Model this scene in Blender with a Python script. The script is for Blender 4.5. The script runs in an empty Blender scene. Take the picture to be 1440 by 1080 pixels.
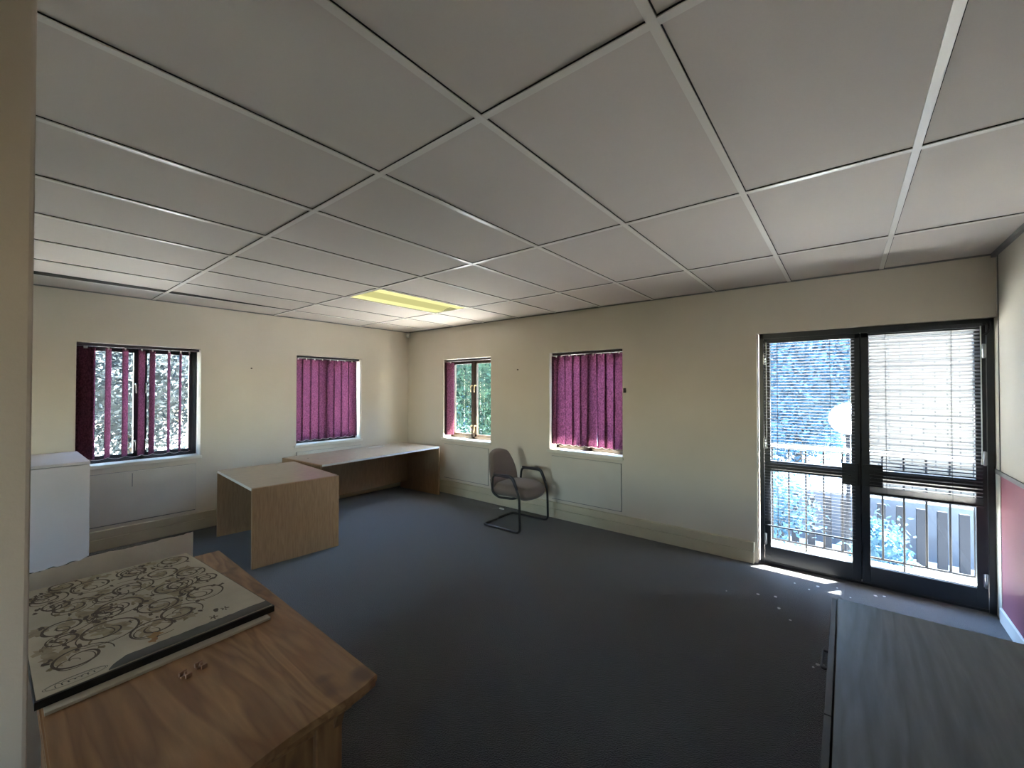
import bpy, bmesh, math, random
from mathutils import Vector, Matrix
random.seed(7)
S = bpy.context.scene
COL = S.collection
PI = math.pi

# ------------------------------------------------------------------ materials
def new_mat(name):
    m = bpy.data.materials.new(name); m.use_nodes = True
    nt = m.node_tree
    for n in list(nt.nodes): nt.nodes.remove(n)
    out = nt.nodes.new('ShaderNodeOutputMaterial')
    return m, nt, out

def mat(name, col, rough=0.5, col2=None, scale=8.0, detail=4.0, bump=0.0, bump_scale=None, metal=0.0,
        spec=0.5, stretch=(1, 1, 1), lo=0.35, hi=0.65, sheen=0.0, coat=0.0, rough2=None, rot=(0, 0, 0)):
    m, nt, out = new_mat(name)
    N, L = nt.nodes, nt.links
    p = N.new('ShaderNodeBsdfPrincipled')
    p.inputs['Roughness'].default_value = rough
    p.inputs['Metallic'].default_value = metal
    p.inputs['Specular IOR Level'].default_value = spec
    p.inputs['Sheen Weight'].default_value = sheen
    p.inputs['Coat Weight'].default_value = coat
    tc = N.new('ShaderNodeTexCoord'); mp = N.new('ShaderNodeMapping')
    mp.inputs['Scale'].default_value = stretch
    mp.inputs['Rotation'].default_value = rot
    L.new(tc.outputs['Object'], mp.inputs['Vector'])
    nz = N.new('ShaderNodeTexNoise'); nz.inputs['Scale'].default_value = scale; nz.inputs['Detail'].default_value = detail
    L.new(mp.outputs['Vector'], nz.inputs['Vector'])
    rp = N.new('ShaderNodeValToRGB')
    rp.color_ramp.elements[0].position = lo; rp.color_ramp.elements[1].position = hi
    rp.color_ramp.elements[0].color = (*(col2 or col), 1); rp.color_ramp.elements[1].color = (*col, 1)
    L.new(nz.outputs['Fac'], rp.inputs['Fac'])
    L.new(rp.outputs['Color'], p.inputs['Base Color'])
    if rough2 is not None:
        mr = N.new('ShaderNodeMapRange'); mr.inputs['To Min'].default_value = rough2; mr.inputs['To Max'].default_value = rough
        L.new(nz.outputs['Fac'], mr.inputs['Value']); L.new(mr.outputs['Result'], p.inputs['Roughness'])
    if bump:
        b = N.new('ShaderNodeBump'); b.inputs['Strength'].default_value = bump; b.inputs['Distance'].default_value = 0.01
        if bump_scale:
            n2 = N.new('ShaderNodeTexNoise'); n2.inputs['Scale'].default_value = bump_scale; n2.inputs['Detail'].default_value = 3
            L.new(mp.outputs['Vector'], n2.inputs['Vector']); L.new(n2.outputs['Fac'], b.inputs['Height'])
        else:
            L.new(nz.outputs['Fac'], b.inputs['Height'])
        L.new(b.outputs['Normal'], p.inputs['Normal'])
    L.new(p.outputs['BSDF'], out.inputs['Surface'])
    return m

def wood_mat(name, light, dark, rough, axis='X', ring=9.0, distort=5.0, spec=0.5, knots=None, bump=0.05):
    """long-grain wood: grain runs along the given object axis"""
    m, nt, out = new_mat(name)
    N, L = nt.nodes, nt.links
    p = N.new('ShaderNodeBsdfPrincipled'); p.inputs['Roughness'].default_value = rough
    p.inputs['Specular IOR Level'].default_value = spec
    tc = N.new('ShaderNodeTexCoord'); mp = N.new('ShaderNodeMapping')
    sc = {'X': (0.12, 1, 1), 'Y': (1, 0.12, 1), 'Z': (1, 1, 0.12)}[axis]
    mp.inputs['Scale'].default_value = sc
    L.new(tc.outputs['Object'], mp.inputs['Vector'])
    nz = N.new('ShaderNodeTexNoise'); nz.inputs['Scale'].default_value = ring; nz.inputs['Detail'].default_value = 3
    nz.inputs['Distortion'].default_value = distort * 0.1
    L.new(mp.outputs['Vector'], nz.inputs['Vector'])
    mul = N.new('ShaderNodeMath'); mul.operation = 'MULTIPLY'; mul.inputs[1].default_value = 9.0
    L.new(nz.outputs['Fac'], mul.inputs[0])
    fr = N.new('ShaderNodeMath'); fr.operation = 'FRACT'; L.new(mul.outputs[0], fr.inputs[0])
    rp = N.new('ShaderNodeValToRGB')
    e = rp.color_ramp.elements
    e[0].position = 0.0; e[0].color = (*light, 1); e[1].position = 1.0; e[1].color = (*light, 1)
    q = e.new(0.7); q.color = (*dark, 1)
    L.new(fr.outputs[0], rp.inputs['Fac'])
    fine = N.new('ShaderNodeTexNoise'); fine.inputs['Scale'].default_value = 60; fine.inputs['Detail'].default_value = 4
    L.new(mp.outputs['Vector'], fine.inputs['Vector'])
    mx = N.new('ShaderNodeMix'); mx.data_type = 'RGBA'; mx.blend_type = 'MULTIPLY'; mx.inputs['Factor'].default_value = 0.45
    L.new(rp.outputs['Color'], mx.inputs['A']); L.new(fine.outputs['Fac'], mx.inputs['B'])
    last = mx.outputs['Result']
    if knots:
        vo = N.new('ShaderNodeTexNoise'); vo.inputs['Scale'].default_value = 5.5; vo.inputs['Detail'].default_value = 2
        L.new(tc.outputs['Object'], vo.inputs['Vector'])
        kr = N.new('ShaderNodeValToRGB'); kr.color_ramp.elements[0].position = 0.66; kr.color_ramp.elements[1].position = 0.74
        kr.color_ramp.elements[0].color = (0, 0, 0, 1); kr.color_ramp.elements[1].color = (1, 1, 1, 1)
        L.new(vo.outputs['Fac'], kr.inputs['Fac'])
        m2 = N.new('ShaderNodeMix'); m2.data_type = 'RGBA'
        L.new(kr.outputs['Color'], m2.inputs['Factor']); L.new(last, m2.inputs['A']); m2.inputs['B'].default_value = (*knots, 1)
        last = m2.outputs['Result']
    L.new(last, p.inputs['Base Color'])
    b = N.new('ShaderNodeBump'); b.inputs['Strength'].default_value = bump; b.inputs['Distance'].default_value = 0.004
    L.new(fine.outputs['Fac'], b.inputs['Height']); L.new(b.outputs['Normal'], p.inputs['Normal'])
    L.new(p.outputs['BSDF'], out.inputs['Surface'])
    return m

def emit_mat(name, col, strength):
    m, nt, out = new_mat(name)
    e = nt.nodes.new('ShaderNodeEmission'); e.inputs['Color'].default_value = (*col, 1); e.inputs['Strength'].default_value = strength
    nt.links.new(e.outputs[0], out.inputs['Surface'])
    return m

def glass_mat(name, tint=(0.95, 0.98, 0.97)):
    m, nt, out = new_mat(name)
    N, L = nt.nodes, nt.links
    t = N.new('ShaderNodeBsdfTransparent'); t.inputs['Color'].default_value = (*tint, 1)
    g = N.new('ShaderNodeBsdfGlossy'); g.inputs['Roughness'].default_value = 0.02
    f = N.new('ShaderNodeFresnel'); f.inputs['IOR'].default_value = 1.45
    x = N.new('ShaderNodeMixShader')
    ge = N.new('ShaderNodeNewGeometry')
    mm = N.new('ShaderNodeMath'); mm.operation = 'MULTIPLY_ADD'; mm.inputs[1].default_value = -1.0; mm.inputs[2].default_value = 1.0
    L.new(ge.outputs['Backfacing'], mm.inputs[0])
    m3 = N.new('ShaderNodeMath'); m3.operation = 'MULTIPLY'; L.new(f.outputs[0], m3.inputs[0]); L.new(mm.outputs[0], m3.inputs[1])
    L.new(m3.outputs[0], x.inputs[0]); L.new(t.outputs[0], x.inputs[1]); L.new(g.outputs[0], x.inputs[2])
    L.new(x.outputs[0], out.inputs['Surface'])
    return m

def fabric_translucent(name, front, through, amount, stretch=(1, 1, 1), pat=120):
    m, nt, out = new_mat(name)
    N, L = nt.nodes, nt.links
    tc = N.new('ShaderNodeTexCoord'); mp = N.new('ShaderNodeMapping'); mp.inputs['Scale'].default_value = stretch
    L.new(tc.outputs['Object'], mp.inputs['Vector'])
    nz = N.new('ShaderNodeTexNoise'); nz.inputs['Scale'].default_value = pat; nz.inputs['Detail'].default_value = 2
    L.new(mp.outputs['Vector'], nz.inputs['Vector'])
    mr = N.new('ShaderNodeMapRange'); mr.inputs['From Min'].default_value = 0.35; mr.inputs['From Max'].default_value = 0.65
    mr.inputs['To Min'].default_value = 0.6; mr.inputs['To Max'].default_value = 1.25
    L.new(nz.outputs['Fac'], mr.inputs['Value'])
    def tint(c):
        x = N.new('ShaderNodeMix'); x.data_type = 'RGBA'; x.blend_type = 'MULTIPLY'; x.inputs['Factor'].default_value = 1
        x.inputs['A'].default_value = (*c, 1); L.new(mr.outputs['Result'], x.inputs['B']); return x.outputs['Result']
    d = N.new('ShaderNodeBsdfDiffuse'); t = N.new('ShaderNodeBsdfTranslucent')
    L.new(tint(front), d.inputs['Color']); L.new(tint(through), t.inputs['Color'])
    x = N.new('ShaderNodeMixShader'); x.inputs[0].default_value = amount
    L.new(d.outputs[0], x.inputs[1]); L.new(t.outputs[0], x.inputs[2]); L.new(x.outputs[0], out.inputs['Surface'])
    return m

def brick_mat(name, c1, c2, mortar, scale=1.0):
    m, nt, out = new_mat(name)
    N, L = nt.nodes, nt.links
    p = N.new('ShaderNodeBsdfPrincipled'); p.inputs['Roughness'].default_value = 0.85
    tc = N.new('ShaderNodeTexCoord'); mp = N.new('ShaderNodeMapping'); mp.inputs['Rotation'].default_value = (PI / 2, 0, 0)
    L.new(tc.outputs['Object'], mp.inputs['Vector'])
    b = N.new('ShaderNodeTexBrick'); b.inputs['Scale'].default_value = scale
    b.inputs['Color1'].default_value = (*c1, 1); b.inputs['Color2'].default_value = (*c2, 1); b.inputs['Mortar'].default_value = (*mortar, 1)
    b.inputs['Brick Width'].default_value = 0.30; b.inputs['Row Height'].default_value = 0.11; b.inputs['Mortar Size'].default_value = 0.010
    L.new(mp.outputs['Vector'], b.inputs['Vector']); L.new(b.outputs['Color'], p.inputs['Base Color'])
    L.new(p.outputs['BSDF'], out.inputs['Surface'])
    return m

def leaf_mat(name, a, b):
    m, nt, out = new_mat(name)
    N, L = nt.nodes, nt.links
    tc = N.new('ShaderNodeTexCoord')
    nz = N.new('ShaderNodeTexNoise'); nz.inputs['Scale'].default_value = 3.0; L.new(tc.outputs['Object'], nz.inputs['Vector'])
    rp = N.new('ShaderNodeValToRGB'); rp.color_ramp.elements[0].color = (*a, 1); rp.color_ramp.elements[1].color = (*b, 1)
    rp.color_ramp.elements[0].position = 0.35; rp.color_ramp.elements[1].position = 0.65
    L.new(nz.outputs['Fac'], rp.inputs['Fac'])
    p = N.new('ShaderNodeBsdfPrincipled'); p.inputs['Roughness'].default_value = 0.6; p.inputs['Specular IOR Level'].default_value = 0.2
    L.new(rp.outputs['Color'], p.inputs['Base Color'])
    t = N.new('ShaderNodeBsdfTranslucent'); L.new(rp.outputs['Color'], t.inputs['Color'])
    x = N.new('ShaderNodeMixShader'); x.inputs[0].default_value = 0.3
    L.new(p.outputs[0], x.inputs[1]); L.new(t.outputs[0], x.inputs[2]); L.new(x.outputs[0], out.inputs['Surface'])
    return m

M = {}
M['wall'] = mat('cream_wall_paint', (0.67, 0.615, 0.53), 0.6, (0.635, 0.58, 0.495), scale=1.3, bump=0.05, bump_scale=60)
M['wall_r'] = mat('cream_partition_paint', (0.57, 0.54, 0.46), 0.6, (0.53, 0.50, 0.43), scale=1.5, bump=0.03, bump_scale=40)
M['jamb'] = mat('pinkish_beige_wall_paint', (0.54, 0.445, 0.375), 0.65, (0.51, 0.42, 0.35), scale=2, bump=0.08, bump_scale=90)
M['pink'] = mat('mauve_wall_panel', (0.29, 0.105, 0.15), 0.65, (0.26, 0.092, 0.135), scale=2, spec=0.3)
M['tile'] = mat('ceiling_tile', (0.70, 0.645, 0.60), 0.8, (0.665, 0.61, 0.57), scale=1.1, bump=0.06, bump_scale=150)
M['grid'] = mat('ceiling_grid_metal', (0.80, 0.77, 0.72), 0.3, scale=5)
M['void'] = mat('dark_void', (0.012, 0.011, 0.01), 0.9)
M['carpet'] = mat('charcoal_carpet', (0.034, 0.036, 0.046), 0.95, (0.008, 0.0085, 0.012), scale=110, detail=2, bump=1.0, bump_scale=170, sheen=0.45, spec=0.2)
M['trunk'] = mat('cream_skirting_paint', (0.60, 0.54, 0.40), 0.5, (0.55, 0.49, 0.36), scale=4)
M['skirt_w'] = mat('white_skirting_paint', (0.72, 0.76, 0.78), 0.4)
M['greytrim'] = mat('grey_trim', (0.20, 0.20, 0.20), 0.5)
M['whitetrim'] = mat('white_trim', (0.74, 0.74, 0.70), 0.4)
M['panel'] = mat('cream_board_paint', (0.66, 0.62, 0.55), 0.55, (0.62, 0.58, 0.51), scale=3)
M['frame'] = mat('charcoal_aluminium', (0.022, 0.026, 0.034), 0.35, (0.018, 0.021, 0.028), scale=6)
M['wframe'] = mat('dark_brown_frame', (0.050, 0.032, 0.020), 0.4, (0.035, 0.022, 0.015), scale=12)
M['sill'] = mat('white_gloss_sill', (0.74, 0.70, 0.62), 0.35)
M['glass'] = glass_mat('window_glass')
M['brass'] = mat('brass', (0.50, 0.38, 0.20), 0.3, metal=1.0)
M['steel'] = mat('steel', (0.55, 0.56, 0.58), 0.3, metal=1.0)
M['vane'] = fabric_translucent('maroon_blind_fabric', (0.115, 0.040, 0.062), (0.33, 0.175, 0.255), 0.52, (1, 1, 0.6), 90)
M['rail_d'] = mat('dark_headrail', (0.030, 0.020, 0.028), 0.4)
M['chain'] = mat('white_bead_chain', (0.70, 0.68, 0.66), 0.4)
M['slat'] = mat('dark_blind_slats', (0.09, 0.095, 0.115), 0.45)
M['cord'] = mat('dark_cord', (0.03, 0.03, 0.04), 0.7)
M['wand'] = mat('clear_wand', (0.75, 0.80, 0.78), 0.2)
M['desk'] = wood_mat('brown_laminate', (0.45, 0.275, 0.155), (0.40, 0.24, 0.13), 0.42, 'Z', 14, 3, bump=0.02)
M['desktop'] = wood_mat('sheen_pale_laminate', (0.52, 0.43, 0.33), (0.47, 0.38, 0.29), 0.32, 'Y', 14, 3, bump=0.02)  # laminate of the sides, its gloss reflections painted in as paleness
M['edge'] = mat('pale_edge_strip', (0.66, 0.64, 0.62), 0.4)
M['pine'] = wood_mat('orange_pine_top', (0.43, 0.225, 0.100), (0.26, 0.115, 0.046), 0.40, 'X', 4.5, 14, knots=(0.10, 0.04, 0.025))
M['pine_v'] = wood_mat('orange_pine_side', (0.34, 0.165, 0.065), (0.22, 0.09, 0.035), 0.45, 'Z', 6.0, 12, knots=(0.10, 0.04, 0.025))
M['black'] = wood_mat('charcoal_wood_top', (0.170, 0.205, 0.265), (0.115, 0.140, 0.185), 0.42, 'Y', 3.2, 18, bump=0.03)
M['black2'] = mat('charcoal_wood_door', (0.075, 0.075, 0.080), 0.5, (0.055, 0.055, 0.06), scale=6)
M['blackp'] = mat('black_plastic', (0.02, 0.02, 0.025), 0.4)
M['arm'] = mat('black_arm_pad', (0.025, 0.025, 0.035), 0.32)
M['tube'] = mat('black_painted_tube', (0.022, 0.020, 0.020), 0.35)
M['uph'] = mat('taupe_upholstery', (0.20, 0.150, 0.125), 0.9, (0.145, 0.108, 0.09), scale=160, bump=0.25, bump_scale=220, sheen=0.3)
M['whitecab'] = mat('white_melamine', (0.68, 0.61, 0.61), 0.45, (0.65, 0.58, 0.58), scale=3)
M['foam'] = mat('white_foam_board', (0.74, 0.69, 0.65), 0.8, (0.68, 0.63, 0.59), scale=10, bump=0.1, bump_scale=60)
M['torn'] = mat('torn_dark_edge', (0.06, 0.05, 0.045), 0.9, (0.25, 0.22, 0.2), scale=40)
M['canvas'] = mat('printed_cream_sheet', (0.54, 0.48, 0.38), 0.5, (0.45, 0.39, 0.30), scale=7, detail=6)
M['print_d'] = mat('print_brown', (0.055, 0.034, 0.025), 0.6, (0.10, 0.065, 0.045), scale=30)
M['print_o'] = mat('print_olive', (0.16, 0.125, 0.065), 0.6, (0.27, 0.20, 0.12), scale=25)
M['print_w'] = mat('print_wash', (0.40, 0.33, 0.22), 0.6, (0.27, 0.21, 0.14), scale=30, detail=6)
M['print_r'] = mat('print_rust', (0.28, 0.12, 0.05), 0.6, (0.36, 0.22, 0.08), scale=25)
M['print_k'] = mat('print_charcoal', (0.030, 0.030, 0.028), 0.5, (0.05, 0.05, 0.045), scale=20)
M['blackedge'] = mat('black_board_edge', (0.008, 0.008, 0.010), 0.3)
M['card'] = mat('cream_card', (0.58, 0.54, 0.46), 0.7)
M['palewood'] = mat('pale_pinkish_plastic', (0.36, 0.19, 0.12), 0.5, (0.26, 0.13, 0.08), scale=40)
M['white'] = mat('white_plastic', (0.75, 0.75, 0.72), 0.4)
M['crumb'] = mat('white_crumb', (0.75, 0.75, 0.75), 0.8)
M['lamp_e'] = emit_mat('lamp_bright', (1.0, 0.93, 0.40), 0.085)
M['lamp_m'] = emit_mat('lamp_mid', (0.92, 0.88, 0.36), 0.055)
M['brick'] = brick_mat('cream_brick', (0.105, 0.090, 0.075), (0.09, 0.076, 0.063), (0.032, 0.029, 0.026))
M['concrete'] = mat('pale_concrete', (0.50, 0.48, 0.44), 0.85, (0.42, 0.40, 0.37), scale=5)
M['shade_wall'] = mat('shade_blue_plaster', (0.055, 0.075, 0.11), 0.8, (0.045, 0.06, 0.09), scale=4)  # blue cast of the shaded zone painted into the plaster
M['fence'] = mat('grey_fence_paint', (0.014, 0.017, 0.024), 0.9, spec=0.1)
M['rail'] = mat('pale_rail_paint', (0.45, 0.48, 0.55), 0.35)
M['balus'] = mat('dark_baluster', (0.008, 0.009, 0.013), 0.7, spec=0.2)
M['globe'] = mat('white_globe', (0.85, 0.85, 0.83), 0.25)
M['ground'] = mat('pale_paving', (0.60, 0.57, 0.53), 0.95, (0.50, 0.475, 0.44), scale=2)
M['dim_ground'] = mat('dark_rear_ground', (0.045, 0.055, 0.025), 0.95, (0.03, 0.04, 0.02), scale=6)  # unseen rear ground, darkened to cut bounce light on the ceiling
M['bark'] = mat('bark', (0.09, 0.065, 0.045), 0.9, (0.05, 0.038, 0.028), scale=15, bump=0.4)
M['leafA'] = leaf_mat('leaves_dark', (0.022, 0.030, 0.034), (0.075, 0.090, 0.092))
M['leafB'] = leaf_mat('leaves_teal', (0.010, 0.028, 0.020), (0.035, 0.075, 0.046))
M['leafC'] = leaf_mat('leaves_sky_tinted', (0.020, 0.062, 0.115), (0.055, 0.135, 0.22))  # blue sky light on shaded leaves painted into the colour
M['ext'] = mat('outer_wall_plaster', (0.45, 0.42, 0.36), 0.85)

# ------------------------------------------------------------------ mesh helpers
class MB:
    def __init__(self): self.bm = bmesh.new()
    def box(self, x0, x1, y0, y1, z0, z1, mi=0, bev=0.0):
        r = bmesh.ops.create_cube(self.bm, size=1.0)
        vs = r['verts']
        cx, cy, cz = (x0 + x1) / 2, (y0 + y1) / 2, (z0 + z1) / 2
        for v in vs:
            v.co = Vector((cx + v.co.x * abs(x1 - x0), cy + v.co.y * abs(y1 - y0), cz + v.co.z * abs(z1 - z0)))
        fs = {f for v in vs for f in v.link_faces}
        for f in fs: f.material_index = mi
        if bev:
            es = {e for v in vs for e in v.link_edges}
            r = bmesh.ops.bevel(self.bm, geom=list(es), offset=bev, segments=2, affect='EDGES', profile=0.5)
            for f in r['faces']: f.material_index = mi
        return self
    def prism(self, pts, z0, z1, mi=0):
        a = [self.bm.verts.new((p[0], p[1], z0)) for p in pts]
        b = [self.bm.verts.new((p[0], p[1], z1)) for p in pts]
        n = len(pts)
        fs = [self.bm.faces.new(a[::-1]), self.bm.faces.new(b)]
        for i in range(n): fs.append(self.bm.faces.new((a[i], a[(i + 1) % n], b[(i + 1) % n], b[i])))
        for f in fs: f.material_index = mi
        return self
    def tube(self, pts, r, seg=10, closed=False, mi=0, cap=True):
        pts = [Vector(p) for p in pts]; n = len(pts); rings = []
        up = None
        for i, p in enumerate(pts):
            if closed: d = pts[(i + 1) % n] - pts[i - 1]
            else: d = pts[min(i + 1, n - 1)] - pts[max(i - 1, 0)]
            d.normalize()
            if up is None:
                up = Vector((0, 0, 1)) if abs(d.z) < 0.9 else Vector((1, 0, 0))
            s = d.cross(up).normalized(); up = s.cross(d).normalized()
            rr = r[i] if isinstance(r, (list, tuple)) else r
            rings.append([self.bm.verts.new(p + rr * (math.cos(2 * PI * k / seg) * s + math.sin(2 * PI * k / seg) * up)) for k in range(seg)])
        m = n if closed else n - 1
        for i in range(m):
            A, B = rings[i], rings[(i + 1) % n]
            for k in range(seg):
                f = self.bm.faces.new((A[k], A[(k + 1) % seg], B[(k + 1) % seg], B[k])); f.smooth = True; f.material_index = mi
        if cap and not closed:
            for f in (self.bm.faces.new(rings[0][::-1]), self.bm.faces.new(rings[-1])): f.material_index = mi
        return self
    def cyl(self, c, r, h, axis='Z', seg=20, mi=0):
        a = {'X': Vector((1, 0, 0)), 'Y': Vector((0, 1, 0)), 'Z': Vector((0, 0, 1))}[axis]
        return self.tube([Vector(c) - a * h / 2, Vector(c) + a * h / 2], r, seg, mi=mi)
    def sphere(self, c, r, seg=20, mi=0, sc=(1, 1, 1)):
        q = bmesh.ops.create_uvsphere(self.bm, u_segments=seg, v_segments=max(6, seg // 2), radius=r)
        for v in q['verts']:
            v.co = Vector((c[0] + v.co.x * sc[0], c[1] + v.co.y * sc[1], c[2] + v.co.z * sc[2]))
            for f in v.link_faces: f.smooth = True; f.material_index = mi
        return self
    def build(self, name, mats, parent=None, loc=None, rotz=0.0):
        bmesh.ops.recalc_face_normals(self.bm, faces=self.bm.faces)
        me = bpy.data.meshes.new(name); self.bm.to_mesh(me); self.bm.free()
        for m in (mats if isinstance(mats, (list, tuple)) else [mats]): me.materials.append(m)
        o = bpy.data.objects.new(name, me); COL.objects.link(o)
        if parent: o.parent = parent
        if loc: o.location = loc
        if rotz: o.rotation_euler.z = rotz
        return o

def fillet(pts, rad, n=6):
    """round the inner corners of a polyline"""
    pts = [Vector(p) for p in pts]; out = [pts[0]]
    for i in range(1, len(pts) - 1):
        p, a, b = pts[i], pts[i - 1], pts[i + 1]
        da, db = (a - p), (b - p)
        r = min(rad, da.length * 0.45, db.length * 0.45)
        s, e = p + da.normalized() * r, p + db.normalized() * r
        for k in range(n + 1):
            t = k / n
            out.append((1 - t) ** 2 * s + 2 * t * (1 - t) * p + t * t * e)
    out.append(pts[-1]); return out

def empty(name, loc=(0, 0, 0), rotz=0.0):
    o = bpy.data.objects.new(name, None); COL.objects.link(o)
    o.location = loc; o.rotation_euler.z = rotz; o.empty_display_size = 0.1
    return o
def tag(o, label, cat, group=None):
    o['label'] = label; o['category'] = cat
    if group: o['group'] = group
    return o
def struct(o):
    o['kind'] = 'structure'; return o

# ------------------------------------------------------------------ dimensions
CAM = Vector((5.685, -4.3283, 1.57))
ZC = 2.506                 # ceiling
XR = 6.497                 # right-hand partition
YB = -8.2                  # rear wall, behind the camera
WT = 0.27                  # outer wall thickness
SZ, TZ = 0.82, 2.02        # window sill and head
WL = [(-3.84, -2.855), (-1.812, -0.857)]       # windows of the left wall (y ranges)
WR = [(0.857, 1.838), (2.806, 3.772)]          # windows of the right wall (x ranges)
DX0, DX1, DZ = 5.055, 6.49, 2.07               # door opening

BW = [(2.4, 3.6)]; PW = (-7.5, -6.3)         # unseen windows added behind the camera to give the foreground daylight
# ------------------------------------------------------------------ room shell
f = MB(); f.box(0, XR, YB, 0.12, -0.12, 0.0); struct(f.build('floor', M['carpet']))

w = MB()
ys = [YB - WT] + [v for a in WL for v in a] + [WT]
for i in range(0, len(ys), 2): w.box(-WT, 0, ys[i], ys[i + 1], -0.12, ZC + 0.2)
for a, b in WL:
    w.box(-WT, 0, a, b, -0.12, SZ); w.box(-WT, 0, a, b, TZ, ZC + 0.2)
struct(w.build('wall_left', M['wall']))
w = MB()
xs = [0.0, WR[0][0], WR[0][1], WR[1][0], WR[1][1], DX0]
for i in range(0, 6, 2): w.box(xs[i], xs[i + 1], 0, WT, -0.12, ZC + 0.2)
for a, b in WR:
    w.box(a, b, 0, WT, -0.12, SZ); w.box(a, b, 0, WT, TZ, ZC + 0.2)
w.box(DX0, XR + 0.15, 0, WT, DZ, ZC + 0.2); w.box(DX1 + 0.007, XR + 0.15, 0.12, WT, -0.12, DZ)
w.box(DX0, DX1 + 0.007, 0.12, WT, -0.12, -0.012)
struct(w.build('wall_right', M['wall']))
w = MB(); w.box(XR, XR + 0.15, PW[1], 0.12, 1.015, ZC + 0.2); w.box(XR, XR + 0.15, YB - WT, PW[0], 1.015, ZC + 0.2); w.box(XR, XR + 0.15, *PW, TZ, ZC + 0.2); wf = struct(w.build('wall_partition', M['wall_r']))
w = MB(); w.box(XR, XR + 0.15, YB - WT, -0.06, -0.12, 0.985); w.build('lower_panel', M['pink'], wf)['label'] = 'mauve lower wall panel'
w = MB(); w.box(XR - 0.006, XR + 0.15, YB, 0.12, 0.985, 1.015); w.build('dado_rail', M['greytrim'], wf)['label'] = 'grey dado strip'
w = MB(); w.box(XR - 0.003, XR + 0.15, -0.06, 0.12, -0.12, 0.985); w.build('edge_strip', M['whitetrim'], wf)['label'] = 'white upright edge strip'
w = MB(); w.box(XR - 0.004, XR, -0.062, -0.050, 1.016, ZC); w.build('joint_strip', M['greytrim'], wf)
w = MB()
bx = [-WT] + [v for a in BW for v in a] + [XR + 0.15]
for i in range(0, len(bx), 2): w.box(bx[i], bx[i + 1], YB - WT, YB, -0.12, ZC + 0.2)
for a, b in BW:
    w.box(a, b, YB - WT, YB, -0.12, SZ); w.box(a, b, YB - WT, YB, TZ, ZC + 0.2)
struct(w.build('wall_back', M['wall']))
# stub wall the photographer stands beside
w = MB(); w.box(4.44, 4.617, -5.9, -4.287, 0, ZC, bev=0.006); struct(w.build('wall_near', M['jamb']))

# skirting: two-piece cable trunking along both outer walls
def trunking(name, boxes):
    a = MB()
    for (x0, x1, y0, y1) in boxes: a.box(x0, x1, y0, y1, 0, 0.108, bev=0.003)
    o = struct(a.build(name, M['trunk']))
    b = MB()
    for (x0, x1, y0, y1) in boxes: b.box(x0, x1, y0, y1, 0.111, 0.187, bev=0.004)
    b.build('upper_cover', M['trunk'], o)
    return o
trunking('baseboard_left', [(0, 0.04, -8.1, -0.04)])
trunking('baseboard_right', [(0.0, 5.03, -0.04, 0)])
b = MB(); b.box(XR - 0.014, XR, YB, -0.06, 0, 0.095, bev=0.003); struct(b.build('baseboard_partition', M['skirt_w']))

# ceiling: tiles sit just above an exposed grid, a thin dark strip painted as shadow on the near side of each bar
LX = [5.306 - 0.6 * k for k in range(-1, 9)]
RY = [-0.895 - 1.1923 * k for k in range(0, 7)]
LAMP = (LX[7], LX[6], RY[1], RY[0])
ex = sorted([0.0] + LX + [XR]); ey = sorted([YB] + [y for y in RY if y > YB + 0.05] + [0.0])
c = MB()
for i in range(len(ex) - 1):
    for j in range(len(ey) - 1):
        if abs(ex[i] - LAMP[0]) < 0.01 and abs(ey[j + 1] - LAMP[3]) < 0.01: continue
        gx = 0.012 if i < len(ex) - 2 else 0.0
        gy = 0.012 if j > 0 else 0.0
        c.box(ex[i] + 0.006, ex[i + 1] - 0.006, ey[j] + 0.006, ey[j + 1] - 0.006, ZC + 0.004, ZC + 0.02)
ceil = struct(c.build('ceiling', M['tile']))
c = MB(); c.box(-WT, XR + 0.15, YB - WT, WT, ZC + 0.18, ZC + 0.34); c.build('plenum', M['void'], ceil)
# dark slit where one row of tiles has dropped near the left wall
c = MB(); c.prism([(LX[9] + 0.012, -4.30), (LX[9] + 0.135, -4.30), (LX[9] + 0.115, -3.2), (LX[9] + 0.022, RY[1] - 0.03), (LX[9] + 0.012, RY[1] - 0.03)], ZC + 0.0005, ZC + 0.0038); c.build('open_slit', M['void'], ceil)
g = MB(); gv = MB()
for x in LX:
    g.box(x - 0.013, x + 0.013, YB, 0, ZC - 0.003, ZC + 0.003)
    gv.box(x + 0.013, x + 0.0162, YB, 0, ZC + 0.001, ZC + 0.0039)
for y in RY:
    if y < YB: continue
    g.box(0, XR, y - 0.013, y + 0.013, ZC - 0.0025, ZC + 0.003)
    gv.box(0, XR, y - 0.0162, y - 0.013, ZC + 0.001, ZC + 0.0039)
g.build('grid_bars', M['grid'], ceil); gv.build('painted_gap_shadow', M['void'], ceil)
c = MB()
c.box(XR - 0.022, XR, YB, 0, ZC - 0.024, ZC + 0.004)
struct(c.build('trim_1', M['greytrim']))
c = MB(); c.box(0, XR - 0.022, -0.012, 0, ZC - 0.008, ZC + 0.003); c.box(0, 0.012, YB, -0.012, ZC - 0.008, ZC + 0.003)
struct(c.build('trim_2', M['greytrim']))

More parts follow.
